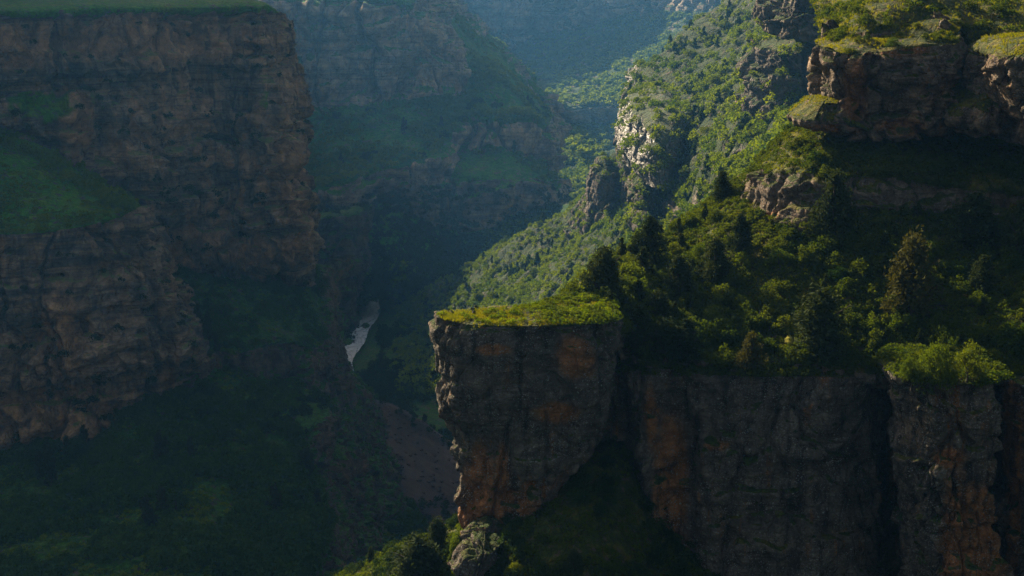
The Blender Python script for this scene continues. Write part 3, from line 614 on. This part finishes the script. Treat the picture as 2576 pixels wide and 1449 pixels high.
def stuff(name, tpls, pos, scl, mat, label, cat, stretch=None, var=None):
    if not len(pos): return
    pos = np.asarray(pos); scl = np.asarray(scl)
    if var is None: var = np.clip(.5+.55*fbm(pos/(scl.mean()*5), 2, 77)+rng.normal(size=len(pos))*.18, 0, 1)
    V, F, A = merge(tpls, pos, scl, var, stretch)
    o = link(name, make_mesh(name, V, F, {'var': A}, False, [mat])); tag(o, label, cat, kind='stuff'); print(name, len(F)); return o

def scatter(key, n, box=None, rockmax=.6, nzmin=.25, cluster=None, seed=1, jitter=1.0, ok=None):
    """n random points on a surface, even in the picture's scale of things, optionally clustered"""
    S = SHEETS[key]; G = S['G']; r = np.random.default_rng(seed)
    w = ((S['rock'] < rockmax) & (np.abs(S['N'][..., 2]) > nzmin) & (S['px'] > -350) & (S['px'] < FW+350) & (S['py'] > -250) & (S['py'] < FH+250)).astype(float)
    if box is not None: w *= (S['px'] > box[0]) & (S['px'] < box[2]) & (S['py'] > box[1]) & (S['py'] < box[3])
    if ok is not None: w *= ok(S['px'], S['py'])
    if cluster: w *= sstep(cluster[1], cluster[2], fbm(G/cluster[0], 3, seed+5))
    w = w.ravel(); w = w*np.ones_like(w)
    if w.sum() <= 0: return np.zeros((0, 3))
    i = r.choice(len(w), n, p=w/w.sum()); p = G.reshape(-1, 3)[i].copy()
    st = np.linalg.norm(G[1, 1]-G[0, 0]); p[:, :2] += r.normal(size=(n, 2))*st*.4*jitter
    return p
def surf(keys, px, py):
    best = None
    for k in ([keys] if isinstance(keys, str) else keys):
        S = SHEETS[k]; d = (S['px']-px)**2+(S['py']-py)**2; cand = np.where(d.ravel() < 64)[0]
        if not len(cand): cand = np.array([d.ravel().argmin()])
        j = cand[S['G'][..., 1].ravel()[cand].argmin()]; p = S['G'].reshape(-1, 3)[j]
        if best is None or p[1] < best[1]: best = p
    return best.copy()

# ------------------------------------------------------------------ individual trees
MESHES = {}
def tree_mesh(kind, lod, v, mat):
    k = (kind, lod, v, mat)
    if k not in MESHES:
        V, F, tv, tf = TPL[kind, lod][v]
        MESHES[k] = (make_mesh('crown', V, F, {}, False, [M[mat]]), make_mesh('trunk', tv, tf, {}, True, [M['bark']]))
    return MESHES[k]
def tree(p, h, w, kind, lod, mat, name, label, cat, group=None, v=None):
    v = random.randrange(5) if v is None else v; cm, tm = tree_mesh(kind, lod, v, mat)
    r = bpy.data.objects.new(name, None); C.objects.link(r); r.location = p; r.rotation_euler = (0, 0, random.random()*6.28)
    base = .34 if kind == 'j' else .62
    k = (w/2)/base/h if w else 1.0
    r.scale = (h*k, h*k, h); tag(r, label, cat, group)
    link('crown', cm, r); link('trunk', tm, r)
    return r
KEY = [  # surface, px of foot, py of foot, height px, width px, kind, mat, label
 ('hill',1518,748,118,96,'j','juniper','dark rounded juniper standing alone on the skyline behind the grassy rock top'),
 ('hill',1632,660,104,84,'j','juniper','dark juniper on the skyline above and right of the lone dark one'),
 ('hill',1598,648,55,42,'j','juniper','small dark juniper against the haze, left of the larger skyline juniper'),
 ('hill',1812,500,66,46,'j','juniper','small pointed juniper on the skyline left of the mossy rock terrace'),
 ('hill',2092,592,146,96,'j','juniper','tall dark juniper in front of the rock band below the square outcrop'),
 ('hill',1862,640,90,60,'j','juniper','slim dark juniper just under the left end of the rock terrace'),
 ('hill',1800,700,92,84,'j','juniper','rounded juniper midway down the sunlit left part of the hillside'),
 ('hill',1708,745,92,78,'j','juniper','dark juniper amid yellow green shrubs behind the grassy rock top'),
 ('hill',1600,886,106,86,'j','juniper','rounded lit juniper at the corner between the grassy rock top and the dark wall'),
 ('hill',1668,905,92,84,'j','juniper','broad juniper on the wall edge, right beside the corner one'),
 ('hill',1722,900,88,76,'j','juniper','light tipped juniper on the wall edge, third from the grassy rock'),
 ('hill',2060,885,152,146,'j','juniper','big broad dark juniper above the middle of the dark wall'),
 ('hill',2288,792,192,122,'j','juniper_dry','tall brownish juniper with several spires on the shaded hillside'),
 ('hill',1890,952,100,70,'j','juniper_dry','small brown juniper growing on the very edge of the dark wall'),
 ('hill',2445,612,118,112,'j','juniper','dark olive juniper under the right hand rock band'),
 ('hill',2560,640,118,90,'j','juniper','nearly black juniper at the right edge below the boulders'),
 ('hill',2468,730,78,72,'j','juniper','small black juniper low on the shaded hillside at right'),
 ('hill',1655,800,70,64,'j','juniper','small juniper in the shrubs above the wall edge junipers'),
 ('rpillar',2352,952,150,132,'s','bright','tall middle bush of the bright green clump on top of the rock pillar'),
 ('rpillar',2432,954,122,112,'s','bright','right hand bush of the bright green clump on top of the rock pillar'),
 ('rpillar',2288,956,88,80,'s','shrub','low left hand bush of the green clump on top of the rock pillar'),
 ('hill',1985,856,30,34,'s','blossom','pale flowering shrub left of the big broad juniper'),
 ('gul',1046,1462,122,136,'j','juniper','large dark juniper at the bottom edge under the overhanging rock'),
 ('gul',1096,1392,92,66,'j','juniper','dark upright juniper behind the large one at the bottom edge'),
 ('gul',1148,1392,100,72,'s','bright','yellow green shrub at the left foot of the overhanging rock'),
 ('gul',966,1466,42,46,'s','bright','pale green bush at the bottom edge left of the large juniper'),
 ('gul',1292,1446,66,72,'s','bright','bright green shrub at the bottom edge right of the small pointed rock'),
 ('gul',1440,1440,60,52,'j','juniper','small shaded juniper in the middle of the dark gully'),
 ('gul',1225,1430,60,52,'s','shrub','green shrub beside the small pointed grey rock'),
 ('hill',1500,765,50,70,'s','shrub','leafy bush between the lone dark juniper and the grassy rock top'),
 ('hill',1575,835,60,74,'s','shrub','green bush squeezed behind the corner juniper on the wall edge'),
 ('hill',1545,790,60,74,'s','shrub','leafy green bush at the right end of the grassy rock top'),
 ('hill',1760,640,60,80,'s','bright','yellow green bush lit on the upper left shoulder of the hillside'),
 ('hill',1700,640,56,80,'s','bright','sunlit yellow bush along the skyline between two dark junipers'),
 ('hill',1690,700,60,90,'s','shrub','spreading green bush below the sunlit skyline bushes'),
 ('hill',1640,760,64,90,'s','shrub','green bush left of the juniper amid yellow green shrubs'),
 ('hill',1790,810,60,84,'s','shrub','mid green bush on the open middle of the hillside'),
 ('hill',1870,770,54,72,'s','shrub','green bush uphill and left of the big broad juniper'),
 ('hill',2100,700,54,80,'s','shrubdark','dark bush uphill of the big broad juniper'),
 ('block',2250,112,26,60,'s','shrub','low bush on top of the large square outcrop'),
 ('up',2405,120,50,48,'j','juniper','dark juniper in the cleft between the two summit rocks'),
 ('up',2470,170,80,60,'j','juniper','dark juniper behind the grey rounded boulder'),
 ('hill',2520,860,50,80,'s','shrubdark','dark leafy bush at the right edge above the rock pillar'),
]
for (key, px, py, hp, wp, kind, mat, lab) in KEY:
    p = surf(key, px, py); m_per = p[1]*2*T/FW/math.cos(PITCH)
    if kind == 's': p[2] -= .18*hp*m_per; hp *= 1.12
    else: hp *= 1.12; wp *= 1.4
    tree(p, hp*m_per*1.05, wp*m_per, kind, 'near', mat, 'juniper_tree' if kind == 'j' else 'bush', lab, 'juniper' if kind == 'j' else 'bush',
         'junipers on the near hillside' if kind == 'j' else 'bushes on the near hillside')

# scattered individuals: the ones that show largest on each slope; the rest is undergrowth
GROUPS = [ # surface, n, px box, size range m, kinds weights, mats, label, group, seed, cluster
 ('hill', 120, (1470,540,2500,905), (1.2,3.9), .30, ('juniper','shrub'), '{} on the near hillside among herbs above the dark wall', 'scattered shrubs on the near hillside', 3, None),
 ('gul', 26, (900,1150,1600,1500), (1.3,2.4), .3, ('juniper','shrubdark'), '{} in the dark gully at the bottom of the view', 'shrubs in the gully', 5, None),
 ('rs', 110, (1150,20,2100,760), (5,9), .30, ('juniper','shrub'), '{} on the sunlit mountainside across the gorge', 'trees on the sunlit mountainside', 7, None),
 ('terr', 9, (60,370,330,545), (6,9), .0, ('juniper','shrubdark'), '{} along the upper edge of the green terrace at left', 'bushes on the left terrace', 9, None),
 ('low', 60, (0,650,900,1449), (7,12), .25, ('juniper','shrubdark'), '{} on the dark wooded slope at lower left', 'trees on the lower left slope', 11, (30, -.2, .2)),
 ('sp', 40, (700,250,1420,740), (9,15), .2, ('juniper','shrubdark'), '{} on the green ledges of the hazy stepped spur', 'trees on the stepped spur', 13, None),
 ('vf', 30, (930,760,1150,1100), (7,12), .3, ('juniper','shrubdark'), '{} on the valley floor right of the river', 'trees on the valley floor', 15, None)]
def NORIV(px, py): return ~((px > 830) & (px < 955) & (py > 735) & (py < 925))
def kname(j): return ('dark juniper', 'juniper_tree', 'juniper') if j else ('green leafy bush', 'bush', 'bush')
PLACES = {
 'rs': ('on the far sunlit mountainside', [(1650,340,'beside the pale glinting rock face'),(1640,200,'above the pale glinting rock face'),(2000,200,'around the fluted rock towers'),(1850,60,'high near the top of the view'),(1790,300,'between glinting face and fluted towers'),(1540,500,'by the small rock knob'),(1300,640,'low towards the valley floor'),(1750,480,'just over the near hillside skyline')]),
 'hill': ('on the near hillside', [(1560,700,'near the skyline behind the grassy rock'),(1700,620,'under the skyline junipers'),(1650,840,'by the corner juniper on the wall edge'),(1850,860,'above the dark wall left of the broad juniper'),(1900,700,'below the mossy rock terrace'),(2080,650,'in shade below the rock band'),(2200,850,'between the broad juniper and the rock pillar'),(2300,700,'around the tall brownish juniper'),(2480,720,'in deep shade by the right edge')]),
 'low': ('on the lower left slope', [(250,1250,'below the pocked buttress'),(600,780,'on the grassy ramp under the tall cliff'),(420,1080,'at the right foot of the pocked buttress'),(650,1000,'above the brown outcrop'),(700,1350,'under the brown outcrop'),(850,1200,'beside the brown scree'),(200,1420,'in the bottom left corner')]),
 'sp': ('on the hazy stepped spur', [(850,330,'under its left upper cliff'),(1100,320,'on its middle green ledge'),(1300,290,'at its right shoulder'),(900,500,'above the river cliff'),(1150,560,'low on its dark foot'),(1350,500,'at its lower right end')]),
 'vf': ('on the valley floor', [(970,790,'close to the river'),(1020,870,'in the meadow right of the river'),(1100,1000,'left of the overhanging rock'),(990,1080,'just over the scree')]),
 'gul': ('in the dark gully', [(1000,1400,'left of the small pointed rock'),(1350,1400,'right of the small pointed rock'),(1500,1200,'where it narrows behind the overhanging rock')]),
 'terr': ('on the green left terrace', [(100,400,'along its upper left edge'),(250,500,'near its right tip')])}
for (key, n, box, (s0, s1), jw, mats, lab, grp, sd, cl) in GROUPS:
    okf = (lambda px, py: (py < 340 + (px-0)*.62)) if key == 'terr' else NORIV
    pts = scatter(key, n, box, seed=sd, cluster=cl, rockmax=.75, ok=okf)
    for p in pts:
        j = random.random() < jw; kn = kname(j); h = random.uniform(s0, s1)*(1.0 if j else .8); f = (h/(1.0 if j else .8)-s0)/(s1-s0)
        px_, py_ = proj(p); where, marks = PLACES[key]; m = min(marks, key=lambda q: (q[0]-px_)**2 + (q[1]-py_)**2)
        adj = 'tall' if f > .67 else 'small' if f < .33 else 'middling'
        tree(p - np.array([0, 0, h*.05]), h, None if not j else h*random.uniform(.5, .7), 'j' if j else 's', 'mid', mats[0] if j else mats[1],
             kn[1], f"{adj} {'dark juniper' if j else 'green bush'} {where} {m[2]}", kn[2], grp)

# ------------------------------------------------------------------ woodland and undergrowth (stuff)
def sz(n, a, b, s=1): return np.random.default_rng(s).uniform(a, b, n)
def wood(key, n, a, b, lod, mat, label, seed, box=None, rockmax=.6, cl=None, kind='s', nz=.25, name='undergrowth', ok=None, sink=.12):
    p = scatter(key, n, box, rockmax, nz, cl, seed, ok=ok); s = sz(len(p), a, b, seed)
    p = p - np.array([0, 0, 1])*(s*sink)[:, None]
    stuff(name, TPL[kind, lod], p, s, M[mat], label, 'undergrowth' if name == 'undergrowth' else 'woodland')
wood('rs', 6500, 3.0, 7.5, 'far', 'undgreen', 'dense green scrub covering the sunlit mountainside', 21, rockmax=2, name='woods')
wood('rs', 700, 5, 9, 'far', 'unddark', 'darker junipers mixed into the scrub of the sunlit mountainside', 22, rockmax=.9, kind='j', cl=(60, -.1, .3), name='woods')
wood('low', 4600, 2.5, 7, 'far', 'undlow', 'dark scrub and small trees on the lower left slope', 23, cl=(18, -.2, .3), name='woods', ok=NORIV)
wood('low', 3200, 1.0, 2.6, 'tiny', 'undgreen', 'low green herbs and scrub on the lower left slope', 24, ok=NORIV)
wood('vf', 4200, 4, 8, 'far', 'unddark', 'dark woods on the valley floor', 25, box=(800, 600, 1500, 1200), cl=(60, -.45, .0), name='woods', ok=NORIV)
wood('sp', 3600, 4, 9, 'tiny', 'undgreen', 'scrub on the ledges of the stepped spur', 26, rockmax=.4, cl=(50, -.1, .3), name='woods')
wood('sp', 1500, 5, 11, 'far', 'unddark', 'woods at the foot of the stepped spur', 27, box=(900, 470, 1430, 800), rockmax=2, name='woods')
wood('vf', 2200, 4, 9, 'far', 'undgreen', 'greener woods on the right side of the valley floor', 127, box=(1000, 600, 1500, 1000), name='woods')
wood('far', 6000, 8, 16, 'tiny', 'undgreen', 'hazy forest on the farthest canyon side', 28, rockmax=.3, cl=(150, -.4, .2), name='woods')
wood('terr', 1500, .8, 2.2, 'tiny', 'undgreen', 'tufts of green scrub on the grassy terrace at left', 29, rockmax=.4, cl=(25, -.3, .4))
wood('terr', 160, 4, 7, 'far', 'undgreen', 'bushes lining the upper edge of the left terrace', 30, ok=lambda px, py: (py < 365 + px*.55) & (px < 330), name='woods')
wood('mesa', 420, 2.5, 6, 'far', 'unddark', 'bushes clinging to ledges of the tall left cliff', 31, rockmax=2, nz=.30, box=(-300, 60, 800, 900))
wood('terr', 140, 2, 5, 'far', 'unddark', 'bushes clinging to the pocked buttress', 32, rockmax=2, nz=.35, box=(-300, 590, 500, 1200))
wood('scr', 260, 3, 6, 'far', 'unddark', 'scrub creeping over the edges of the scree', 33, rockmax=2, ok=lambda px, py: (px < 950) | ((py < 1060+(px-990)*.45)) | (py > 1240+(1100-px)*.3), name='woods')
for kk, nn, sdd in (('glint', 200, 61), ('glint2', 90, 62), ('tower1', 110, 63), ('tower2', 60, 64), ('knob1', 10, 65), ('knob2', 30, 66)):
    wood(kk, nn, 3, 6, 'far', 'undgreen', 'green scrub on the ledges of the pale outcrops across the gorge', sdd, rockmax=2, nz=.45, name='woods')
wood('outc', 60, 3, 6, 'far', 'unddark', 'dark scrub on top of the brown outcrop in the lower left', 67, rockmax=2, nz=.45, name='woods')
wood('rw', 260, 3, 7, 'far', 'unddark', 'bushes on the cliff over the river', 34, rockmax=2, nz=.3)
def herb(key, n, a, b, mat, label, seed, box=None, rockmax=.6, cl=None, nz=.3, t='h', name='undergrowth', ok=None, st=None):
    p = scatter(key, n, box, rockmax, nz, cl, seed, ok=ok); s = sz(len(p), a, b, seed)
    stuff(name, TPL[t], p, s, M[mat], label, {'grass': 'grass', 'rubble': 'stones'}.get(name, 'undergrowth'), stretch=st)
herb('hill', 9000, .25, .70, 'und', 'leafy herbs and scrub covering the near hillside', 41, rockmax=.85)
wood('hill', 420, 1.0, 3.0, 'mid', 'und', 'leafy bushes crowding the near hillside', 142, rockmax=.9)
wood('hill', 2600, .6, 1.5, 'far', 'und', 'low shrubs spread across the near hillside', 42, rockmax=.8)
herb('hill', 9000, .18, .4, 'grass', 'yellow grass on the rounded shoulder of the near hillside', 43, t='g', name='grass', rockmax=.7, box=(1400, 300, 2300, 760))
herb('gul', 5000, .25, .8, 'und', 'leafy scrub in the dark gully', 44, rockmax=1.5)
wood('lw', 260, .5, 1.1, 'far', 'und', 'plants hanging over the rim of the dark wall', 148, rockmax=2, nz=-1, box=(1560, 850, 2700, 945))
wood('lw', 120, .3, .9, 'far', 'unddark', 'small plants rooted in cracks of the dark wall', 149, rockmax=2, nz=.3, box=(1500, 960, 2700, 1500))
wood('pillar', 60, .3, .7, 'far', 'und', 'small plants hanging on the face of the overhanging rock', 150, rockmax=2, nz=.3, box=(1090, 830, 1560, 1400))
wood('up', 130, .9, 2.4, 'mid', 'und', 'bushes on the hilltop in the upper right corner', 151, rockmax=2)
wood('block', 60, .5, 1.3, 'mid', 'und', 'bushes on top of the large square outcrop', 152, rockmax=.8, nz=.5)
wood('gul', 420, .9, 2.2, 'mid', 'unddark', 'dark bushes filling the gully', 145, rockmax=1.5)
wood('gul', 900, .6, 1.4, 'far', 'und', 'low bushes filling the dark gully', 45, rockmax=1.5)
herb('pillar', 8000, .10, .28, 'grass', 'sunlit yellow grass on the flat top of the overhanging rock', 46, t='g', name='grass', rockmax=.7, cl=(1.8, -.45, .15), nz=.75)
herb('pillar', 420, .2, .55, 'undgreen', 'green herbs on the flat top of the overhanging rock', 47, rockmax=.5, nz=.8, ok=lambda px, py: rng.random(px.shape) < np.clip((px-1180)/380, .06, 1))
herb('pillar', 90, .4, .8, 'und', 'taller ferns at the hillside end of the flat rock top', 147, rockmax=.5, nz=.8, ok=lambda px, py: px > 1370+2.2*(820-py)*0)
herb('rpillar', 1500, .15, .4, 'grassgreen', 'grass on top of the rock pillar', 48, t='g', name='grass', rockmax=.6, nz=.6)
herb('rpillar', 320, .3, .8, 'und', 'leafy herbs around the bush on the rock pillar', 49, rockmax=.6, nz=.7)
herb('up', 7000, .2, .5, 'grass', 'yellow green grass on the hilltop in the upper right corner', 50, t='g', name='grass', rockmax=.7)
herb('up', 900, .3, .9, 'und', 'scrub on the hilltop in the upper right corner', 51, rockmax=.9)
herb('scr', 900, .5, 2.2, 'scree', 'loose stones lying on the brown scree slope', 71, t='r', name='rubble', rockmax=2)
herb('gul', 160, .2, .8, 'near', 'loose stones in the dark gully', 72, t='r', name='rubble', rockmax=2)
herb('low', 260, .8, 3.0, 'leftdark', 'fallen rocks on the lower left slope', 73, t='r', name='rubble', rockmax=2)
herb('hill', 90, .25, .9, 'near_grass', 'stones among the herbs of the near hillside', 74, t='r', name='rubble', rockmax=.8)
for kk, nn, lb in (('block', 2200, 'grass on the large square outcrop'), ('wedge', 900, 'moss and grass on the jutting slab'), ('bould2', 1500, 'grass on the boulder at the right edge'), ('bould', 500, 'grass on the rounded boulder')):
    herb(kk, nn, .15, .4, 'grass', lb, 52, cl=(2.5, -.3, .3), t='g', name='grass', rockmax=.75, nz=.5)

# ------------------------------------------------------------------ haze
hm = bpy.data.materials.new('haze'); hm.use_nodes = True; t = hm.node_tree; t.nodes.remove(t.nodes['Principled BSDF'])
pv = t.nodes.new('ShaderNodeVolumePrincipled'); pv.inputs['Color'].default_value = (.13, .47, 1.0, 1); pv.inputs['Density'].default_value = .0001; pv.inputs['Anisotropy'].default_value = .5
t.links.new(pv.outputs[0], t.nodes['Material Output'].inputs['Volume'])
zs = [s['G'][..., 2].max() for s in SHEETS.values()]; ztop = max(max(zs), HTOP) + 12; zb = min(s['G'][..., 2].min() for s in SHEETS.values()) - 2
print('haze z', zb, ztop)
x0, x1, y0, y1 = -2700, 2700, -260, 3500
V = [(x, y, z) for x in (x0, x1) for y in (y0, y1) for z in (zb, ztop)]
F = [(0, 1, 3, 2), (4, 6, 7, 5), (0, 4, 5, 1), (2, 3, 7, 6), (0, 2, 6, 4), (1, 5, 7, 3)]
hz = link('haze', make_mesh('haze', V, F, {}, False, [hm])); tag(hz, 'blue haze filling the gorge', 'haze', kind='stuff')
print('objects', len(sc.objects))
